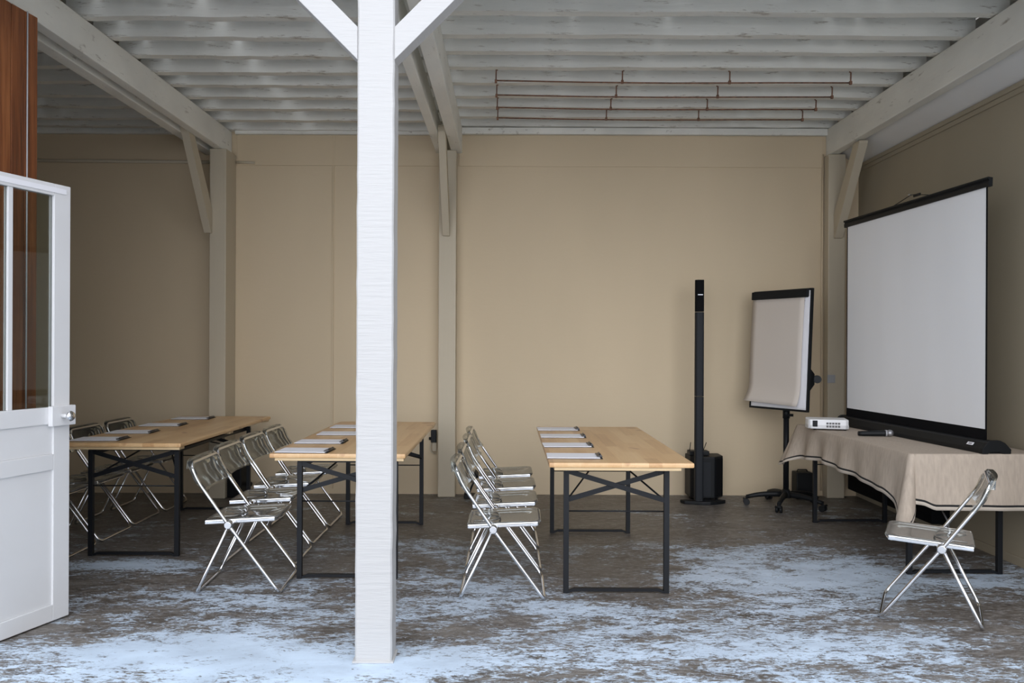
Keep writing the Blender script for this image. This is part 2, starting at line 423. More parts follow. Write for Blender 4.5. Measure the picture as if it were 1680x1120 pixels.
# roof boards run front to back, daylight shows through the open joints
bm = new_bm()
x = XL
rr = random.Random(11)
while x < XR + .1:
    wdt = 0.208 + rr.uniform(-.008, .008)
    gap = rr.choice([0.006, 0.010, 0.016, 0.026, 0.040]) if x < -0.7 else rr.choice([0.002, 0.004, 0.007, 0.014])
    if x < -2.9: gap = rr.choice([0.002, 0.004, 0.008])
    zb = 3.552 if x < -.65 else 3.597
    box(bm, x, x + wdt - gap, YF - .15, YB + .2, zb, zb + .02)
    x += wdt
struct('ceiling', bm, M['deck'])

# ------------------------------------------------------------------ timber frame
ORD = ['first', 'second', 'third', 'fourth', 'fifth', 'sixth', 'seventh', 'eighth', 'ninth', 'tenth']
def joist_row(ys, x0, x1, z0, where, ts=0.072):
    r2 = random.Random(int(x0 * 100))
    for k, y in enumerate(ys):
        bm = new_bm()
        n_ = 14; vs = []
        prof = [(-ts, 0), (0, 0), (0, 0.16), (-ts, 0.16)]
        for i in range(n_ + 1):
            xx = x0 + (x1 - x0) * i / n_
            j = [r2.uniform(-.004, .004) for _ in range(4)]
            vs.append([bm.verts.new((xx, y + p[0] + j[0] * (1 if q < 2 else 0), z0 + p[1] + (j[1] if q < 2 else 0))) for q, p in enumerate(prof)])
        for A, B in zip(vs, vs[1:]):
            for q in range(4): bm.faces.new((A[q], A[(q + 1) % 4], B[(q + 1) % 4], B[q]))
        bm.faces.new(vs[0]); bm.faces.new(list(reversed(vs[-1])))
        o = link('ceiling_joist', bm, M['joist'], recenter=True)
        tag(o, 'flaking white ceiling joist, %s from the back wall in %s' % (ORD[k], where), 'joist', 'ceiling joists in ' + where)
joist_row([7.65, 7.39, 7.03, 6.73, 6.37, 6.01, 5.67, 5.33], XL, -2.74, 3.39, 'the dark left bay')
joist_row([7.775, 7.44, 7.085, 6.75, 6.444, 6.144, 5.80, 5.45, 5.116, 4.77], -2.70, -0.60, 3.39, 'the middle bay')
joist_row([7.775, 7.46, 7.152, 6.839, 6.497, 6.137, 5.814, 5.50, 5.125, 4.78], -0.55, 3.05, 3.435, 'the right bay')

def timber(name, x0, x1, y0, y1, z0, z1, m, label, cat, group=None, bev=0.008):
    bm = new_bm(); box(bm, x0, x1, y0, y1, z0, z1, bev)
    return tag(link(name, bm, m, recenter=True), label, cat, group)
G = 'long roof beams running to the back wall'
timber('roof_beam', -2.68, -2.60, YF + .16, YB - .004, 3.17, 3.385, M['beam'], 'deep white beam above left post, right-hand one of its pair, face turned to the room', 'beam', G)
timber('roof_beam', -2.845, -2.75, YF + .16, YB - .004, 3.17, 3.385, M['beam'], 'white beam above left post, left-hand one of its pair, mostly seen from below', 'beam', G)
timber('roof_beam', -0.54, -0.44, YF + .16, YB - .004, 3.195, 3.43, M['beam'], 'white beam above the middle wall post, right-hand one of its pair', 'beam', G)
timber('roof_beam', -0.685, -0.61, YF + .16, YB - .004, 3.195, 3.385, M['beam'], 'white beam above the middle wall post, left-hand one of its pair', 'beam', G)
timber('roof_beam', 2.97, 3.056, YF + .16, YB - .004, 3.18, 3.43, M['beam'], 'deep white beam above the right post beside the white soffit', 'beam', G)
# dark blocking between the joist ends above the beams
timber('header_beam', -2.79, XR - .01, YF, YF + .15, 3.18, 3.55, M['post_white'], 'white header beam across the open front above the freestanding post', 'beam')

GP = 'beige wall posts against the back wall'
timber('wall_post', -2.71, -2.56, 7.50, YB - .002, 0, 3.168, M['post_beige'], 'beige square post against the back wall, left of the middle tables', 'post', GP)
timber('wall_post', -0.645, -0.485, 7.63, YB - .002, 0, 3.193, M['post_beige'], 'beige square post against the back wall behind the freestanding white post', 'post', GP)
timber('wall_post', 2.952, 3.112, 7.66, YB - .002, 0, 3.178, M['post_beige'], 'beige square post in the right corner behind the projection screen', 'post', GP)
def brace(x0, x1, yb, label):
    bm = new_bm()
    zt = 3.168 if x0 > 2 else 3.26
    k = (zt - 2.40) / 0.78
    yt = yb - 0.50 * k
    prism(bm, [(yb, 2.40), (yb - .03, 2.40), (yt - .06, zt - .02), (yt - .06, zt), (yt + .06, zt), (yb, 2.62)], 'x', x0, x1, 0.003)
    tag(link('knee_brace', bm, M['post_beige'], recenter=True), label, 'brace', 'slanting beige knee braces under the roof beams')
brace(-2.748, -2.682, 7.498, 'slanting beige brace rising from the left wall post to the beams')
brace(-0.607, -0.543, 7.628, 'slanting beige brace rising from the middle wall post to the beams')
brace(3.0, 3.075, 7.658, 'slanting beige brace rising from the right corner post')

# freestanding post with two braces
pt_ = thing('freestanding_post', 'white painted square timber post with two slanting arms in the foreground', 'post', (-0.589, 3.72, 0))
bm = new_bm()
n_ = 40; rp = random.Random(3); rings = []
for i in range(n_ + 1):
    z = 3.178 * i / n_
    ww = 0.081 + (0.001 if i % 2 else 0); j = rp.uniform(-.0012, .0012)
    c_ = 0.007
    ring = []
    for (sx_, sy_) in ((-1, -1), (1, -1), (1, 1), (-1, 1)):
        h = 0.07
        if sx_ * sy_ > 0: pts = [(sx_ * ww, sy_ * (h - c_)), (sx_ * (ww - c_), sy_ * h)]
        else: pts = [(sx_ * (ww - c_), sy_ * h), (sx_ * ww, sy_ * (h - c_))]
        if (sx_, sy_) == (-1, -1): pts = [(-ww, -(h - c_)), (-(ww - c_), -h)]
        ring += [(p[0] + j, p[1]) for p in pts]
    rings.append([bm.verts.new((p[0], p[1], z)) for p in ring])
for A, B in zip(rings, rings[1:]):
    for k in range(8): bm.faces.new((A[k], A[(k + 1) % 8], B[(k + 1) % 8], B[k]))
bm.faces.new(rings[0]); bm.faces.new(list(reversed(rings[-1])))
link('post_shaft', bm, M['post_white'], pt_)
bm = new_bm(); box(bm, -.092, .090, -.080, .078, 0, 0.007, 0.002); link('post_foot', bm, M['post_white'], pt_)
for sgn in (-1, 1):
    bm = new_bm()
    # lower edge leaves the post at 2.657, upper edge at 2.807
    xe = 0.0815
    poly = [(sgn * xe, 2.655), (sgn * xe, 2.80), (sgn * (xe + .375), 3.178), (sgn * (xe + .523), 3.178)]
    prism(bm, poly, 'y', -0.068, 0.03, 0.003)
    link('brace_arm', bm, M['post_white'], pt_)

# vertical conduit in the right corner + horizontal pipe at left
bm = new_bm(); tube(bm, [(2.935, YB - .012, 0.05), (2.935, YB - .012, 2.0), (2.94, YB - .012, 3.2)], 0.009, 8)
tag(link('conduit_pipe', bm, M['wall'], recenter=True), 'thin pale conduit running up the back wall beside the right post', 'pipe')
bm = new_bm(); tube(bm, [(XL, YB - .02, 3.115), (-2.72, YB - .02, 3.10)], 0.016, 8); tube(bm, [(-2.55, YB - .02, 3.10), (-2.38, YB - .02, 3.098)], 0.012, 8)
tag(link('wall_pipe', bm, M['post_beige'], recenter=True), 'thin horizontal painted pipe high on the back wall at the left', 'pipe')

# ------------------------------------------------------------------ rusty hanging rods
for k, (y, jn) in enumerate(((6.10, 'nearest'), (6.45, 'second nearest'), (6.79, 'third nearest'), (7.10, 'farthest'))):
    t = thing('hanging_rod', 'rusty thin rod hung from the joists, %s of the four' % jn, 'rod', (-0.10, y, 3.34), 0, 'rusty rods hanging under the right bay')
    L = 2.62
    bm = new_bm(); tube(bm, [(0, 0, .006), (L * .25, 0, -.004), (L * .5, 0, -.008), (L * .8, 0, -.002), (L, 0, 0)], 0.0055, 6); link('rod', bm, M['rust'], t)
    for (xx, top) in ((0.0, .17), (0.93 + .0, .16), (1.72, .16), (L - .01, .15)):
        bm = new_bm(); tube(bm, [(xx, 0, -.012), (xx + .002, 0, top * .5), (xx + (.012 if xx < 1 else -.008), 0.005, .083)], 0.0055, 6)
        box(bm, xx - .009, xx + .009, -.009, .009, -.012, .012); link('hanger', bm, M['rust'], t)

# ------------------------------------------------------------------ plank panel and glazed door at the left
def rotdir(dx, dy): return math.atan2(dy, dx)
# plank panel: from far end (-2.562, 4.5) towards the camera
ang = rotdir(-0.14, -0.99)
t = thing('plank_partition', 'tall red-brown plank panel standing behind the white glazed door', 'panel', (-2.562, 4.5, 0), ang)
rq = random.Random(5)
x = 0.0
while x < 0.80:
    wd = 0.098
    bm = new_bm(); box(bm, x, x + wd - .004, -.028 - rq.uniform(0, .003), 0, 0, 3.165, 0.004)
    link('plank', bm, M['red_wood'], t); x += wd
bm = new_bm(); tube(bm, [(0.085, .006, 0.1), (0.083, .005, 1.5), (0.085, .006, 3.165)], 0.004, 6); link('cable', bm, M['grey_plastic'], t)

# glazed door leaf: local x runs from the free edge to the hinge
ang = rotdir(-0.298, -0.954)
D = thing('glazed_door', 'white half-glazed double door leaf standing open at the left edge', 'door', (-2.266, 4.258, 0), ang)
W = 0.78; TH = 0.036
def dbox(name, x0, x1, z0, z1, y0=-TH / 2, y1=TH / 2, m='door_paint', bev=0.003, parent=None, label=None):
    bm = new_bm(); box(bm, x0, x1, y0, y1, z0, z1, bev)
    o = link(name, bm, M[m], parent or D)
    if label: o['label'] = label
    return o
dbox('stile', 0, 0.10, 0.008, 2.2)
dbox('stile', W - .1, W, 0.008, 2.2)
dbox('top_rail', .10, W - .1, 2.14, 2.2)
dbox('glass_bar', 0.335, 0.362, 1.08, 2.14, -.014, .014)
dbox('lock_rail', .10, W - .1, .995, 1.08)
dbox('middle_rail', .10, W - .1, .765, .845)
dbox('bottom_rail', .10, W - .1, .008, .09)
dbox('upper_panel', .10, W - .1, .845, .995, -.008, .008)
dbox('lower_panel', .10, W - .1, .09, .765, -.008, .008)
dbox('glass_pane', .10, .335, 1.08, 2.14, -.003, .003, 'glass', 0)
dbox('glass_pane', .362, W - .1, 1.08, 2.14, -.003, .003, 'glass', 0)
bm = new_bm(); box(bm, .03, W - .03, TH / 2, TH / 2 + .004, 2.155, 2.18); link('draught_strip', bm, M['paper'], D)['label'] = 'bluish white strip nailed along the top rail'
# lock box, on the room side (the side that faces the camera is local +y or -y: +y here)
lk = dbox('lock_case', -0.012, 0.135, .985, 1.085, TH / 2, TH / 2 + .028, 'door_paint', .004)
bm = new_bm(); cyl(bm, (.075, TH / 2 + .028, 1.035), (.075, TH / 2 + .075, 1.035), .011, 12, .009); link('knob_stem', bm, M['door_paint'], lk)
bm = new_bm()
prof = [(.004, 0), (.016, .002), (.024, .008), (.026, .014), (.022, .022), (.010, .027), (.002, .028)]
lathe(bm, prof, 20)
for v in bm.verts: v.co = Vector((.075 + v.co.x, TH / 2 + .068 + v.co.z, 1.035 + v.co.y))
link('knob', bm, M['chrome'], lk)['label'] = 'round chrome knob'

# ------------------------------------------------------------------ folding tables
def table_frame(t, y0, y1, xl=-0.298, xr=0.298, side_rails=True, top=0.70):
    """two folding trestle frames at local y0 (near) and y1 (far)"""
    for (y, nxt) in ((y0, 1), (y1, -1)):
        for s in (xl + .014, xr - .014):
            bm = new_bm(); box(bm, s - .015, s + .015, y - .015, y + .015, 0.0, top, 0.002); link('leg', bm, M['black_metal'], t)
        bm = new_bm(); box(bm, xl, xr, y - .012, y + .012, top - .0, top + .012, .001); link('top_bar', bm, M['black_metal'], t)
        bm = new_bm(); bar(bm, (xl + .02, y + nxt * -.010, .690), (xr - .02, y + nxt * -.010, .525), .006, .028, bev=.001)
        link('cross_brace', bm, M['black_metal'], t)
        bm = new_bm(); bar(bm, (xl + .02, y + nxt * .006, .525), (xr - .02, y + nxt * .006, .690), .006, .028, bev=.001)
        link('cross_brace', bm, M['black_metal'], t)
        bm = new_bm(); tube(bm, [(xl + .02, y, .462), (xr - .02, y, .462)], .0045, 6); link('tie_rod', bm, M['black_metal'], t)
        # foot bar, kinked at both ends
        bm = new_bm(); prism(bm, [(xl + .028, .001), (xl + .055, .009), (xr - .055, .009), (xr - .028, .001), (xr - .028, .014), (xr - .060, .027), (xl + .060, .027), (xl + .028, .014)], 'y', y - .012, y + .012)
        link('foot_bar', bm, M['black_metal'], t)
        # folding stays up to the middle of the top
        for s in (-1, 1):
            bm = new_bm(); tube(bm, [((xl + .014) if s < 0 else (xr - .014), y + nxt * .012, .515), (s * .035, y + nxt * .62, .695)], .0055, 6)
            link('folding_stay', bm, M['black_metal'], t)
    if side_rails:
        for s in (xl + .05, xr - .05):
            bm = new_bm(); box(bm, s - .008, s + .008, y0, y1, top - .022, top - .002, .001); link('side_rail', bm, M['black_metal'], t)

def pine_table(cx, ynear, L, Wd, legy0, legy1, legx, label, rot=0, ht=0.752, bx=.07):
    t = thing('folding_table', label, 'table', (cx, ynear, 0), rot, 'long pine folding tables set with clipboards')
    bm = new_bm(); box(bm, -Wd / 2, Wd / 2, 0, L, ht - .028, ht, .009); link('tabletop', bm, M['pine'], t)
    for (yy, dw) in ((0.012, 0), (L / 2 - .04, 0), (L - .10, 0)):
        bm = new_bm(); box(bm, -Wd / 2 + .03, Wd / 2 - bx, yy, yy + .085, ht - .045, ht - .028, .003); link('batten', bm, M['batten'], t)
    table_frame(t, legy0 - ynear, legy1 - ynear, legx[0] - cx, legx[1] - cx, top=ht - .057)
    return t
pine_table(0.630, 4.580, 2.04, 0.805, 4.70, 6.20, (0.318, 0.914), 'long pine folding table on black frame, nearest the projection screen')
pine_table(-1.012, 4.915, 2.06, 0.81, 4.965, 6.46, (-1.258, -0.658), 'long pine folding table partly hidden by the white post', bx=.012)
pine_table(-2.530, 5.395, 2.05, 0.80, 5.47, 6.97, (-2.762, -2.166), 'long pine folding table in the dim left part beside the glazed door', bx=.012)

# clipboards with paper
def clipboard(x, y, rot, label, z=0.752):
    t = thing('clipboard', label, 'clipboard', (x, y, z), rot, 'clipboards laid out on the pine tables')
    bm = new_bm(); box(bm, -.165, .150, -.108, .108, 0, .003, .001); link('board', bm, M['black_plastic'], t)
    bm = new_bm(); box(bm, -.168, .135, -.105, .105, .003, .0065, .0005); link('paper_pad', bm, M['paper'], t)
    bm = new_bm(); box(bm, .120, .150, -.075, .075, .0067, .013, .002); tube(bm, [(.140, -.065, .014), (.140, .065, .014)], .006, 8)
    link('clip', bm, M['clip'], t)
    return t
POS = ['nearest the camera', 'second from the camera', 'third from the camera', 'farthest from the camera']
for k, (x, y) in enumerate(((0.395, 4.84), (0.395, 5.37), (0.40, 5.91), (0.395, 6.40))):
    clipboard(x, y, 0.0 + (-.02, .03, .0, .02)[k], 'white paper on a clipboard on the right pine table, %s' % POS[k])
for k, (x, y) in enumerate(((-1.22, 5.04), (-1.225, 5.50), (-1.20, 6.02), (-1.21, 6.52))):
    clipboard(x, y, (-.04, .0, .02, .0)[k], 'white paper on a clipboard on the table behind the white post, %s' % POS[k])
for k, (x, y) in enumerate(((-2.74, 5.60), (-2.73, 6.06), (-2.73, 6.60), (-2.72, 7.20))):
    clipboard(x, y, (.05, .06, .05, .06)[k], 'white paper on a clipboard on the dim left table, %s' % POS[k])

# ------------------------------------------------------------------ folding chairs (clear seat and back, chrome tube)
def rounded_rect(hx, hy, r, seg=6):
    pts = []
    for (cx_, cy_, a0) in ((hx - r, hy - r, 0), (-hx + r, hy - r, 90), (-hx + r, -hy + r, 180), (hx - r, -hy + r, 270)):
        for k in range(seg + 1):
            a = math.radians(a0 + 90 * k / seg)
            pts.append((cx_ + r * math.cos(a), cy_ + r * math.sin(a)))
    return pts

def make_chair(label):
    t = thing('folding_chair', label, 'chair', (0, 0, 0), 0, 'clear acrylic folding chairs with chrome tube frames')
    # frame A: front legs continuing up into the back frame, one closed loop
    wA, wB = 0.243, 0.222
    HX, HZ = -0.050, 0.392
    pts = [(.232, -wA, .010), (.232, wA, .010), (HX, wA, HZ), (-.222, wA, .640), (-.258, wA, .732), (-.258, -wA, .732), (-.222, -wA, .640), (HX, -wA, HZ)]
    path = fillet(pts, [.045, .045, .02, .08, .06, .06, .08, .02], closed=True, seg=6)
    bm = new_bm(); tube(bm, path, .0095, 10, closed=True); link('back_frame', bm, M['chrome'], t)
    pts = [(HX, wB, HZ), (-.232, wB, .010), (-.232, -wB, .010), (HX, -wB, HZ)]
    bm = new_bm(); tube(bm, fillet(pts, [.0, .045, .045, 0], seg=6), .0095, 10); link('rear_legs', bm, M['chrome'], t)
    for s in (-1, 1):
        bm = new_bm(); cyl(bm, (HX, s * .188, HZ), (HX, s * .257, HZ), .023, 20)
        cyl(bm, (HX, s * .257, HZ), (HX, s * .261, HZ), .023, 20, .018)
        link('hub', bm, M['chrome'], t)
        bm = new_bm(); box(bm, 0, 0, 0, 0, 0, 0) if False else None
        a = (-.192, s * .198, .397); b = (.196, s * .198, .416)
        bar(bm, a, b, .016, .024, bev=.005); link('seat_rail', bm, M['chrome'], t)
    bm = new_bm(); tube(bm, fillet([(.180, -.198, .408), (.205, -.15, .410), (.205, .15, .410), (.180, .198, .408)], [0, .03, .03, 0]), .008, 8); link('seat_front_bar', bm, M['chrome'], t)
    # seat: rounded, dished acrylic shell
    bm = new_bm()
    outer = rounded_rect(.208, .208, .055)
    N = len(outer)
    def zz(x, y, s):
        return .418 + .049 * (x) - .012 * (1 - s) ** .6 * (1 if s < 1 else 0)
    scales = [1.0, .96, .90, .70, .42, .15]
    drop = [-.006, .002, .000, -.010, -.013, -.014]
    top = []; bot = []
    for sc_, dz in zip(scales, drop):
        top.append([bm.verts.new((.008 + px * sc_, py * sc_, .420 + .049 * px * sc_ + dz)) for px, py in outer])
    for sc_, dz in zip(scales, drop):
        bot.append([bm.verts.new((.008 + px * sc_ * .985, py * sc_ * .985, .4135 + .049 * px * sc_ + dz)) for px, py in outer])
    for rings_ in (top, bot):
        for A, B in zip(rings_, rings_[1:]):
            for k in range(N):
                f = bm.faces.new((A[k], A[(k + 1) % N], B[(k + 1) % N], B[k])); f.smooth = True
        bm.faces.new(rings_[-1])
    for k in range(N): bm.faces.new((top[0][k], top[0][(k + 1) % N], bot[0][(k + 1) % N], bot[0][k]))
    # moulded rib over the pivot
    tube(bm, fillet([(-.165, -.13, .415), (-.04, -.125, .419), (-.01, 0, .412), (-.04, .125, .419), (-.165, .13, .415)], .05), .005, 6)
    link('seat', bm, M['acrylic_seat'], t)
    # backrest: curved acrylic wrap over the frame top
    bm = new_bm()
    nu, nv = 14, 8
    def P(u, v, off):
        # u across -1..1, v 0 bottom..1 top
        y = u * (.254)
        z = .580 + v * .172
        tz = max(0, min(1, (z - .392) / .248))
        xf = -.050 - .172 * tz if z < .64 else -.222 - .036 * (z - .64) / .092
        zc = 1 - max(0, abs(u) - .72) / .28 * 0.0
        # top corners rounded
        if v > .75 and abs(u) > .78:
            z -= ((v - .75) / .25) * ((abs(u) - .78) / .22) ** 2 * .045
        if v < .2 and abs(u) > .85:
            z += ((.2 - v) / .2) * ((abs(u) - .85) / .15) ** 2 * .012
        bow = -.022 * (1 - u * u)
        return Vector((xf + bow + off, y, z))
    for off in (.012, -.013):
        g = [[bm.verts.new(P(-1 + 2 * i / nu, j / nv, off)) for i in range(nu + 1)] for j in range(nv + 1)]
        for j in range(nv):
            for i in range(nu):
                f = bm.faces.new((g[j][i], g[j][i + 1], g[j + 1][i + 1], g[j + 1][i])); f.smooth = True
        if off > 0: g0 = g
    rim0 = [g0[0][i] for i in range(nu + 1)] + [g0[j][nu] for j in range(1, nv + 1)] + [g0[nv][i] for i in range(nu - 1, -1, -1)] + [g0[j][0] for j in range(nv - 1, 0, -1)]
    rim1 = [g[0][i] for i in range(nu + 1)] + [g[j][nu] for j in range(1, nv + 1)] + [g[nv][i] for i in range(nu - 1, -1, -1)] + [g[j][0] for j in range(nv - 1, 0, -1)]
    for k in range(len(rim0)):
        if k < nu: continue      # open underneath, like the sleeve it is
        bm.faces.new((rim0[k], rim0[(k + 1) % len(rim0)], rim1[(k + 1) % len(rim0)], rim1[k]))
    link('backrest', bm, M['acrylic'], t)
    return t

chair0 = None
def place(x, y, rot, label):
    global chair0
    if chair0 is None:
        chair0 = make_chair(label); chair0.location = (x, y, 0); chair0.rotation_euler = (0, 0, rot)
    else: dup(chair0, (x, y, 0), rot, label)
HUBX = -.05
for k, (y, r) in enumerate(((4.775, -.01), (5.35, .0), (5.91, .01), (6.46, .0))):
    place(-0.078 + .052 + (0, .0, .005, .0)[k] , y, r, 'clear chrome-framed chair in the row beside the right pine table, %s' % POS[k])
for k, (x, y, r) in enumerate(((-1.518, 4.865, .05), (-1.575, 5.45, .02), (-1.59, 6.01, .0), (-1.59, 6.55, .0))):
    place(x, y, r, 'clear chrome-framed chair at the table behind the white post, %s' % POS[k])
for k, (x, y, r) in enumerate(((-3.09, 5.52, .0), (-3.09, 6.055, .0), (-3.10, 6.59, .0), (-3.08, 7.125, .0))):
    place(x, y, r, 'clear folding chair in shadow left of the dim left table, %s' % POS[k])
place(2.235, 4.375, math.radians(152.5), 'single clear folding chair standing before the cloth-covered table at the right')

# ------------------------------------------------------------------ table under the linen cloth
TT = thing('folding_table', 'black-legged folding table hidden under the beige linen cloth', 'table', (2.84, 5.02, 0), 0.022)
bm = new_bm(); box(bm, -.395, .395, 0.01, 1.84, .722, .748, .008); link('tabletop', bm, M['pine'], TT)
table_frame(TT, .10, 1.585, -.375, .215, top=.722)

def cloth():
    bm = new_bm()
    hx0, hx1, y0, y1 = -.405, .41, 0.0, 1.86
    r = .02
    zt = .753
    # perimeter samples: (point on edge, outward direction, hang length, flare, fold)
    per = []
    def side(p, q, nrm, n, f):
        for i in range(n):
            t_ = i / n
            per.append((p[0] + (q[0] - p[0]) * t_, p[1] + (q[1] - p[1]) * t_, nrm, *f(t_)))
    def lerp(tab, t_):
        for (a, va), (b, vb) in zip(tab, tab[1:]):
            if t_ <= b:
                u = (t_ - a) / (b - a); u = u * u * (3 - 2 * u)
                return va + (vb - va) * u
        return tab[-1][1]
    # front edge, left to right (normal -y)
    def f_front(t_):
        return (lerp([(0, .295), (.04, .300), (.16, .33), (1, .335)], t_), lerp([(0, .006), (.07, .012), (.2, .03), (1, .02)], t_) + .006 * math.sin(t_ * 21))
    def f_right(t_): return (.20, .004)
    def f_back(t_): return (.27, .03)
    def f_left(t_):      # far (0) to near (1)
        hang = lerp([(0, .33), (.10, .255), (.3, .225), (.55, .245), (.85, .275), (.97, .33), (1, .37)], t_)
        fl = lerp([(0, .10), (.12, .03), (.6, .02), (.92, .02), (1, .06)], t_)
        fl += .030 * math.sin(t_ * 38 + .6) * (1 - t_) ** .9 + .008 * math.sin(t_ * 17)
        return (hang, fl)
    def corner(cx_, cy_, a0, L0, L1, tipL, F0, F1, tipF, n=10):
        for i in range(n + 1):
            t_ = i / n; a = math.radians(a0 + 90 * t_)
            s_ = math.sin(PI * t_) ** 1.3
            nrm = (math.cos(a), math.sin(a))
            per.append((cx_ + r * math.cos(a), cy_ + r * math.sin(a), nrm, L0 + (L1 - L0) * t_ + tipL * s_, F0 + (F1 - F0) * t_ + tipF * s_))
    # counter-clockwise: front edge (left->right), right, back, left
    side((hx0 + r, y0), (hx1 - r, y0), (0, -1), 46, f_front)
    corner(hx1 - r, y0 + r, -90, .335, .20, .0, .02, .004, .0)
    side((hx1, y0 + r), (hx1, y1 - r), (1, 0), 30, f_right)
    corner(hx1 - r, y1 - r, 0, .2, .27, .02, .004, .03, .0)
    side((hx1 - r, y1), (hx0 + r, y1), (0, 1), 24, f_back)
    corner(hx0 + r, y1 - r, 90, .27, .33, .055, .03, .10, .08)
    side((hx0, y1 - r), (hx0, y0 + r), (-1, 0), 90, f_left)
    corner(hx0 + r, y0 + r, 180, .37, .295, .13, .06, .006, .10)
    N = len(per)
    # skirt rows by hanging length from the top edge
    def pos(p, d):
        px, py, nr, L, fl = p
        u = d / L
        out = .006 + fl * (u ** 1.1) + .008 * (1 - math.exp(-d / .02))
        return Vector((px + nr[0] * out, py + nr[1] * out, zt - .004 * (1 - math.exp(-d / .004)) - math.sqrt(max(0, d * d - (fl * u) ** 2 * .6)) ))
    rings = []; mats_ = []
    fr_ = [0, .02, .06, .14, .26, .4, .55, .7, .84]
    for q in fr_:
        rings.append([bm.verts.new(pos(p, q * (p[3] - .034))) for p in per]); 
    for dd in (.034, .021, .0):   # stripe top, stripe bottom, hem
        rings.append([bm.verts.new(pos(p, p[3] - dd)) for p in per])
    for j, (A, B) in enumerate(zip(rings, rings[1:])):
        mi = 0
        if j == len(rings) - 3: mi = 1
        if j == len(rings) - 2: mi = 2
        for k in range(N):
            f = bm.faces.new((A[k], A[(k + 1) % N], B[(k + 1) % N], B[k])); f.smooth = True; f.material_index = mi
    # top: shrink towards the centre line
    cxm = (hx0 + hx1) / 2; cym = (y0 + y1) / 2
    prev = rings[0]
    for sc_ in (.97, .8, .5):
        cur = [bm.verts.new((cxm + (p[0] - cxm) * sc_, cym + (p[1] - cym) * sc_, zt + .0005 * math.sin(p[0] * 9 + p[1] * 7))) for p in per]
        for k in range(N):
            f = bm.faces.new((prev[k], cur[k], cur[(k + 1) % N], prev[(k + 1) % N])); f.smooth = True
        prev = cur
    bm.faces.new(prev)
    o = link('tablecloth', bm, [M['linen'], M['black_stripe'], M['linen_hem']])
    md = o.modifiers.new('thick', 'SOLIDIFY'); md.thickness = .0015; md.offset = -1
    o.location = (2.84, 5.02, 0); o.rotation_euler = (0, 0, .022)
    tag(o, 'beige linen cloth with black hem stripe draped over the right-hand table', 'tablecloth')
cloth()
ZC = .7545

# ------------------------------------------------------------------ pull-up projection screen on that table
sx0, sy0, sx1, sy1 = 2.945, 5.10, 2.800, 6.86
ang = math.atan2(sy1 - sy0, sx1 - sx0)
LS = math.hypot(sx1 - sx0, sy1 - sy0)
S = thing('projection_screen', 'large white pull-up projection screen in a long black floor case', 'projection screen', (sx0, sy0, ZC), ang)
# local x along the screen (near to far), local +y faces the room (to the left)
zb = .895 - ZC; ztp = 2.39 - ZC
bm = new_bm(); box(bm, .012, LS - .012, -.001, .001, zb, ztp, 0); link('screen_fabric', bm, M['screen'], S)
for (x0, x1) in ((0, .013), (LS - .013, LS)):
    bm = new_bm(); box(bm, x0, x1, -.0015, .0015, zb - .06, ztp, 0); link('black_border', bm, M['black_matte'], S)
bm = new_bm(); box(bm, 0, LS, -.0014, .0014, .06, zb, 0); link('black_border', bm, M['black_matte'], S)
bm = new_bm(); prism(bm, [(-.012, ztp - .004), (.012, ztp - .004), (.014, ztp + .022), (.008, ztp + .036), (.020, ztp + .044), (.016, ztp + .054), (-.014, ztp + .050)], 'x', -.028, LS + .028)
tb = link('top_bar', bm, M['black_plastic'], S)
bm = new_bm(); tube(bm, [(.56, -.01, ztp + .045), (.80, -.012, ztp + .095), (.86, -.012, ztp + .10), (1.16, -.01, ztp + .045)], .003, 6)
box(bm, .74, .82, -.018, -.006, ztp + .078, ztp + .096, .003); link('lifting_handle', bm, M['black_plastic'], tb)
bm = new_bm(); tube(bm, [(.86, -.012, ztp + .10), (.90, -.012, ztp + .112)], .007, 8); link('handle_hook', bm, M['chrome'], tb)
# case: low trapezoid
bm = new_bm(); prism(bm, [(-.085, 0), (-.09, .022), (-.055, .058), (-.030, .074), (.025, .074), (.045, .066), (.076, .026), (.076, 0)], 'x', -.06, LS + .0, .003)
cs = link('case', bm, M['black_plastic'], S)
for xx in (-.085, LS + .0):
    bm = new_bm(); prism(bm, [(-.098, 0), (-.100, .026), (-.060, .066), (-.030, .080), (.030, .080), (.050, .070), (.084, .030), (.084, 0), (.05, 0), (.03, .012), (-.03, .012), (-.05, 0)], 'x', xx, xx + .035, .002)
    link('end_cap', bm, M['black_plastic'], S)
bm = new_bm()
mtl = Matrix.Translation((.065, .0615, .0475)) @ Matrix.Rotation(math.radians(-50), 4, 'X')
box(bm, -.03, .03, -.010, .010, 0, .0012, 0, mtl); link('sticker', bm, M['paper'], cs)['label'] = 'small white sticker'
bm = new_bm(); box(bm, -.016, .016, -.006, .006, .0012, .0016, 0, mtl); link('sticker_print', bm, M['grey_plastic'], cs)
# rear telescopic pole
bm = new_bm(); cyl(bm, (LS / 2, -.03, .06), (LS / 2, -.03, ztp + .02), .011, 12); link('support_pole', bm, M['black_metal'], S)

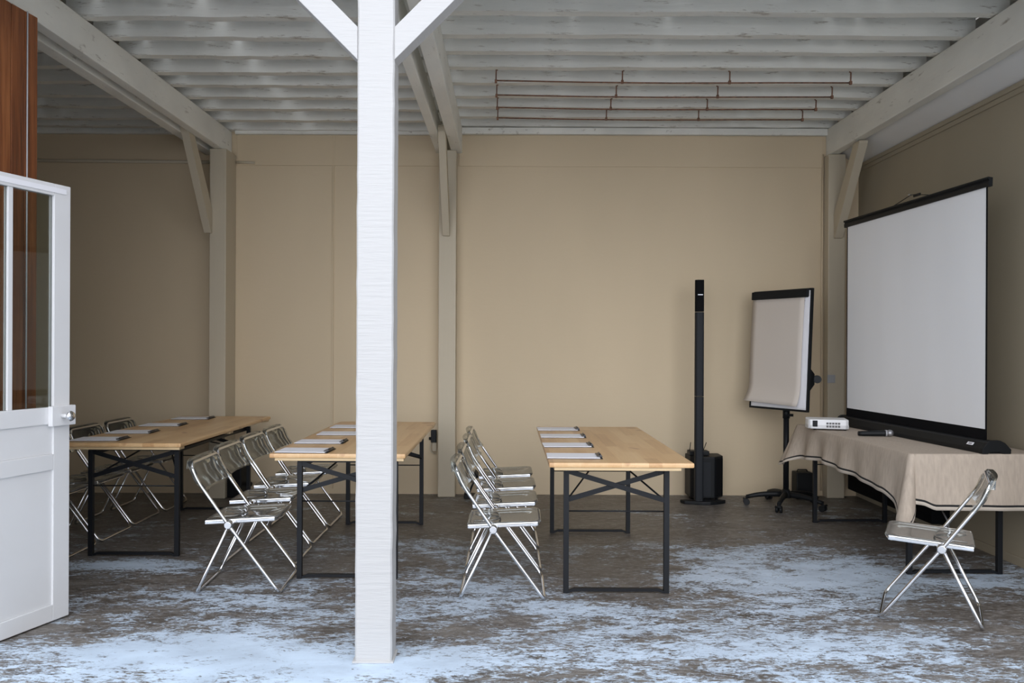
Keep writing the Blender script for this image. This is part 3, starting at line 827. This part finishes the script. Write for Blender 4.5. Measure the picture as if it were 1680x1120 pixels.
# ------------------------------------------------------------------ projector
PJ = thing('projector', 'white projector with black lens on the far end of the cloth-covered table', 'projector', (2.50, 6.50, ZC), math.radians(-14))
bm = new_bm(); prism(bm, [(-.135, -.115), (.125, -.115), (.148, -.09), (.148, .12), (-.148, .12), (-.158, 0), (-.150, -.09)], 'z', .012, .082, .010)
link('body', bm, M['white_plastic'], PJ)
bm = new_bm(); prism(bm, [(-.130, -.118), (.123, -.118), (.150, -.09), (.150, .115), (-.148, .118), (-.160, 0), (-.150, -.092)], 'z', .010, .040, .004)
link('lower_shell', bm, mat('pale_grey_plastic', (.60, .60, .60), .4), PJ)
bm = new_bm(); box(bm, -.118, -.082, -.122, -.112, .026, .074, .003); lens = link('lens_window', bm, M['black_plastic'], PJ)
bm = new_bm(); cyl(bm, (-.100, -.1225, .05), (-.100, -.125, .05), .014, 20); link('lens', bm, M['black_metal'], lens)
bm = new_bm()
for i in range(5):
    for j in range(2):
        box(bm, -.018 + i * .021, -.002 + i * .021, -.1195, -.116, .022 + j * .024, .038 + j * .022, 0)
link('vent_grille', bm, M['vent'], PJ)
for (xx, yy) in ((-.10, -.09), (.12, -.09), (-.10, .09), (.12, .09)):
    bm = new_bm(); cyl(bm, (xx, yy, 0), (xx, yy, .013), .010, 12); link('foot', bm, M['black_plastic'], PJ)

# ------------------------------------------------------------------ microphone
MC = thing('microphone', 'black handheld microphone with silver mesh head lying on the linen cloth', 'microphone', (2.535, 6.00, ZC), math.radians(-9))
bm = new_bm(); tube(bm, [(0, 0, .018), (.03, 0, .018), (.10, 0, .020), (.175, 0, .0225), (.185, 0, .0225)], lambda q: .0165 + .006 * q, 20)
link('handle', bm, M['black_plastic'], MC)
bm = new_bm(); r_ = bmesh.ops.create_uvsphere(bm, u_segments=24, v_segments=16, radius=.0245)
for v in bm.verts: v.co = Vector((v.co.x * 1.05 + .216, v.co.y, v.co.z + .0245))
link('mesh_head', bm, M['mesh_metal'], MC, smooth=True)
bm = new_bm(); cyl(bm, (.184, 0, .0235), (.196, 0, .0238), .0235, 20); link('collar', bm, M['grey_plastic'], MC)

# ------------------------------------------------------------------ flipchart easel
F = thing('flipchart_easel', 'black mobile flipchart easel with blank cream sheets on castors', 'flipchart', (2.44, 7.27, 0), 0)
# board axes: left-top (2.19,7.48) right-top (2.51,6.92)
bx, by = 2.35 - 2.44, 7.205 - 7.27
bang = math.atan2(6.925 - 7.485, 2.512 - 2.189)      # local x to the right, along the board
WB = math.hypot(.323, .56)
lean = math.radians(-3)
BM = Matrix.Translation((bx - .005, by, 0.848)) @ Matrix.Rotation(bang, 4, 'Z') @ Matrix.Rotation(lean, 4, 'X')
# in this frame: x along board, -y towards the viewer, z up
HB = 1.045
def bpart(name, x0, x1, y0, y1, z0, z1, m, bev=.002, parent=None):
    bm = new_bm(); box(bm, x0, x1, y0, y1, z0, z1, bev, BM); return link(name, bm, M[m], parent or F)
hw = WB / 2
bd = bpart('whiteboard', -hw + .01, hw - .01, -.004, .010, .01, HB - .01, 'white_plastic')
bpart('board_frame', -hw, -hw + .016, -.010, .016, 0, HB, 'black_plastic')
bpart('board_frame', hw - .016, hw, -.010, .016, 0, HB, 'black_plastic')
bpart('board_frame', -hw + .016, hw - .016, -.010, .016, 0, .018, 'black_plastic')
bpart('board_frame', -hw + .016, hw - .016, -.010, .016, HB - .018, HB, 'black_plastic')
bpart('paper_clamp', -hw + .002, hw - .03, -.040, -.008, HB - .078, HB - .008, 'black_plastic', .006)
# pad behind and front sheets that curl outwards at the foot
bpart('paper_pad', -hw + .045, hw - .020, -.014, -.006, .03, HB - .07, 'paper', 0)
def sheet(x0, x1, ztop, zlow, off, curl, m, name):
    bm = new_bm(); nv = 22; nu = 10; g = []
    for j in range(nv + 1):
        v = j / nv; z = ztop + (zlow - ztop) * v
        row = []
        for i in range(nu + 1):
            u = i / nu
            y = off - curl * max(0, (v - .80) / .20) ** 2 * (1 - .55 * u) - .012 * math.sin(v * PI) * .6 - .030 * (u ** 3) * v * .3
            row.append(bm.verts.new(BM @ Vector((x0 + (x1 - x0) * u - .012 * max(0, (v - .8) / .2) ** 2, y, z - .02 * u * v))))
        g.append(row)
    for j in range(nv):
        for i in range(nu):
            f = bm.faces.new((g[j][i], g[j][i + 1], g[j + 1][i + 1], g[j + 1][i])); f.smooth = True
    o = link(name, bm, M[m], F); md = o.modifiers.new('thick', 'SOLIDIFY'); md.thickness = .004; md.offset = 1
    return o
sheet(-hw + .010, hw - .060, HB - .078, .062, -.024, .060, 'flip_paper', 'paper_sheets')
bpart('sheet_binding', -hw + .020, hw - .055, -.027, -.0245, HB - .110, HB - .104, 'silver', 0)
# stand column
bm = new_bm(); cyl(bm, (0, 0, .10), (0, 0, .80), .024, 20); cyl(bm, (0, 0, .70), (0, 0, 1.25), .019, 20); link('column', bm, M['black_metal'], F)
bm = new_bm(); cyl(bm, (0, 0, .77), (0, 0, .86), .030, 20); cyl(bm, (0, -.02, .80), (.05, -.035, .80), .012, 12); link('height_clamp', bm, M['black_plastic'], F)
# tilt bracket behind the board at the right, a triangle with a round knob
bm = new_bm()
A = []; B = []
for (xx, yy, zz_) in ((.055, -.27, .95), (.055, -.27, 1.29), (.175, -.195, 1.165), (.175, -.195, 1.075)):
    A.append(bm.verts.new((xx, yy + .0, zz_))); B.append(bm.verts.new((xx - .008, yy + .02, zz_)))
bm.faces.new(A); bm.faces.new(list(reversed(B)))
for k in range(4): bm.faces.new((A[k], B[k], B[(k + 1) % 4], A[(k + 1) % 4]))
tube(bm, [(0.0, 0.0, 1.12), (.08, -.10, 1.12), (.17, -.185, 1.12)], .012, 10)
tbk = link('tilt_bracket', bm, M['black_plastic'], F)
bm = new_bm(); cyl(bm, (.195, -.205, 1.12), (.205, -.165, 1.12), .034, 20); link('tilt_knob', bm, M['black_plastic'], tbk)
# five-star foot
bm = new_bm(); lathe(bm, [(.045, .075), (.052, .085), (.052, .115), (.036, .135), (.026, .15)], 24); link('base_hub', bm, M['black_plastic'], F)
for k in range(5):
    a = math.radians(-118 + 72 * k)
    d = Vector((math.cos(a), math.sin(a), 0))
    bm = new_bm(); pts = [d * .03 + Vector((0, 0, .105)), d * .14 + Vector((0, 0, .104)), d * .25 + Vector((0, 0, .092)), d * .335 + Vector((0, 0, .070))]
    tube(bm, fillet(pts, .06), lambda q: .026 - .008 * q, 12, r2=None); br = link('base_arm', bm, M['black_plastic'], F)
    c = d * .335
    sd = Vector((-d.y, d.x, 0))
    bm = new_bm()
    for s in (-1, 1): cyl(bm, c + sd * s * .006 + Vector((0, 0, .0275)), c + sd * s * .026 + Vector((0, 0, .0275)), .027, 18)
    cyl(bm, c + Vector((0, 0, .02)), c + Vector((0, 0, .075)), .008, 10)
    tube(bm, [c - sd * .028 + d * .02 + Vector((0, 0, .052)), c + sd * .028 + d * .02 + Vector((0, 0, .052))], .010, 8)
    link('castor', bm, M['black_plastic'], br)

# ------------------------------------------------------------------ column loudspeaker with bass box
L_ = thing('column_loudspeaker', 'tall thin black column loudspeaker on a curved base by the back wall', 'loudspeaker', (1.695, 7.36, 0))
bm = new_bm()
plate = [(-.155, .045), (-.13, -.02), (-.06, -.045), (.02, -.075), (.09, -.075), (.16, -.045), (.245, .02), (.245, .045), (.0, .055)]
prism(bm, plate, 'z', 0, .030, .006); link('base_plate', bm, M['black_plastic'], L_)
def column_seg(z0, z1, r, name, m):
    bm = new_bm(); prof = rounded_rect(r, r * .98, r * .55, 5); prism(bm, prof, 'z', z0, z1, 0); link(name, bm, M[m], L_)
column_seg(.030, .95, .0375, 'lower_column', 'charcoal')
column_seg(.955, 1.70, .0375, 'middle_column', 'charcoal')
column_seg(1.705, 1.985, .0370, 'top_array', 'black_matte')
bm = new_bm(); box(bm, -.022, .022, -.0385, -.036, 1.850, 1.856, 0); link('nameplate', bm, M['silver'], L_)
B_ = thing('bass_box', 'black bass speaker box standing behind the thin loudspeaker column', 'loudspeaker', (1.84, 7.565, 0))
bm = new_bm()
prism(bm, [(-.195, .14), (-.19, -.06), (-.16, -.10), (-.10, -.13), (.02, -.125), (.115, -.03), (.115, .14)], 'z', .031, .405, .010)
link('cabinet', bm, M['black_plastic'], B_)
bm = new_bm(); prism(bm, [(.028, -.121), (.105, -.043), (.110, -.048), (.034, -.126)], 'z', .05, .385, .001); link('front_grille', bm, M['black_matte'], B_)
bm = new_bm(); prism(bm, [(-.14, -.136), (-.13, -.136), (-.02, -.136), (-.02, -.13), (-.13, -.128)], 'z', .05, .36, 0); link('side_fins', bm, M['charcoal'], B_)
for (xx, yy) in ((-.15, .1), (.08, .1), (-.13, -.07), (.05, -.06)):
    bm = new_bm(); cyl(bm, (xx, yy, 0), (xx, yy, .031), .012, 10); link('foot', bm, M['black_matte'], B_)
R_ = thing('wireless_receiver', 'small black wireless receiver with two short antennas on the bass box', 'receiver', (1.735, 7.58, .406))
bm = new_bm(); box(bm, -.085, .095, -.06, .06, 0, .040, .008); link('case', bm, M['black_plastic'], R_)
for (xx, dx) in ((-.078, .010), (.045, .030)):
    bm = new_bm(); tube(bm, [(xx, -.02, .036), (xx + dx, -.02, .115)], .0035, 6); link('antenna', bm, M['black_plastic'], R_)

# ------------------------------------------------------------------ small things along the walls
t = thing('small_loudspeaker', 'small black box on the floor beside the left wall post', 'loudspeaker', (-2.475, 7.62, 0), math.radians(-8))
bm = new_bm(); box(bm, -.075, .065, -.08, .08, .0, .275, .012); link('cabinet', bm, M['black_plastic'], t)
bm = new_bm(); cyl(bm, (.095, 0, .11), (.095, .04, .11), .024, 16); tube(bm, [(.06, .02, .11), (.095, .02, .11)], .008, 8); link('side_knob', bm, M['black_plastic'], t)
bm = new_bm(); tube(bm, [(-.05, 0, .27), (-.04, 0, .292), (.03, 0, .292), (.045, 0, .27)], .006, 6); link('handle', bm, M['black_plastic'], t)
t = thing('small_loudspeaker', 'small black box by the back wall behind the flipchart foot', 'loudspeaker', (2.72, 7.66, 0), 0)
bm = new_bm(); box(bm, -.075, .075, -.07, .07, .0, .245, .010); link('cabinet', bm, M['black_plastic'], t)
bm = new_bm(); tube(bm, [(-.05, 0, .24), (-.04, 0, .262), (.04, 0, .262), (.05, 0, .24)], .006, 6); link('handle', bm, M['black_plastic'], t)

t = thing('floor_spotlight', 'small black tilted floor spotlight near the foot of the middle wall post', 'lamp', (-.345, 7.60, 0), 0)
bm = new_bm(); box(bm, -.055, .075, -.06, .06, 0, .035, .008); link('base', bm, M['black_plastic'], t)
bm = new_bm(); bar(bm, (-.03, 0, .03), (.015, 0, .15), .04, .05, (1, 0, 0), .006); link('stem', bm, M['black_plastic'], t)
bm = new_bm(); cyl(bm, (-.02, -.01, .165), (.065, -.03, .235), .038, 18, .044); link('lamp_head', bm, M['black_plastic'], t)

t = thing('power_adapter', 'black plug-in adapter on the wall left of the middle wall post', 'adapter', (-.69, YB, .49), 0)
bm = new_bm(); box(bm, -.028, .022, -.055, -.001, 0, .115, .005); link('body', bm, M['black_plastic'], t)
bm = new_bm(); cyl(bm, (-.028, -.03, .035), (-.048, -.03, .035), .014, 12); link('button', bm, M['black_plastic'], t)
bm = new_bm(); tube(bm, fillet([(-.02, -.03, .0), (-.036, -.03, -.03), (-.034, -.03, -.085), (.0, -.03, -.105), (.022, -.03, -.10)], .03), .005, 8)
box(bm, -.018, .022, -.03, -.001, -.085, -.002, .003)
link('cable', bm, M['post_beige'], t)
t = thing('wall_socket', 'pale wall socket right of the middle wall post', 'socket', (-.455, YB, .40), 0)
bm = new_bm(); box(bm, -.02, .04, -.018, -.001, .0, .075, .004); link('face_plate', bm, M['wall'], t)
bm = new_bm(); box(bm, -.012, .012, -.020, -.018, .03, .05, 0); link('cover', bm, M['post_beige'], t)
t = thing('wall_socket', 'small pale socket on the back wall behind the flipchart knob', 'socket', (2.955, YB - .125, 1.065), 0)
bm = new_bm(); box(bm, -.01, .06, -.015, .004, 0, .075, .003); link('face_plate', bm, M['grey_plastic'], t)

t = thing('wall_heater', 'long low black heater along the right wall under the cloth-covered table', 'heater', (XR, 6.92, .085), 0)
bm = new_bm(); box(bm, -.14, -.001, -.78, .74, 0, .22, .012); link('casing', bm, M['black_matte'], t)
bm = new_bm()
for i in range(3): box(bm, -.145, -.14, -.74, .70, .05 + i * .055, .06 + i * .055, 0)
link('louvre', bm, M['black_matte'], t)
bm = new_bm(); tube(bm, fillet([(-.06, -.78, .10), (-.06, -.86, .04), (-.04, -.84, -.05), (-.01, -.80, -.065)], .03), .006, 8); link('cable', bm, M['grey_plastic'], t)
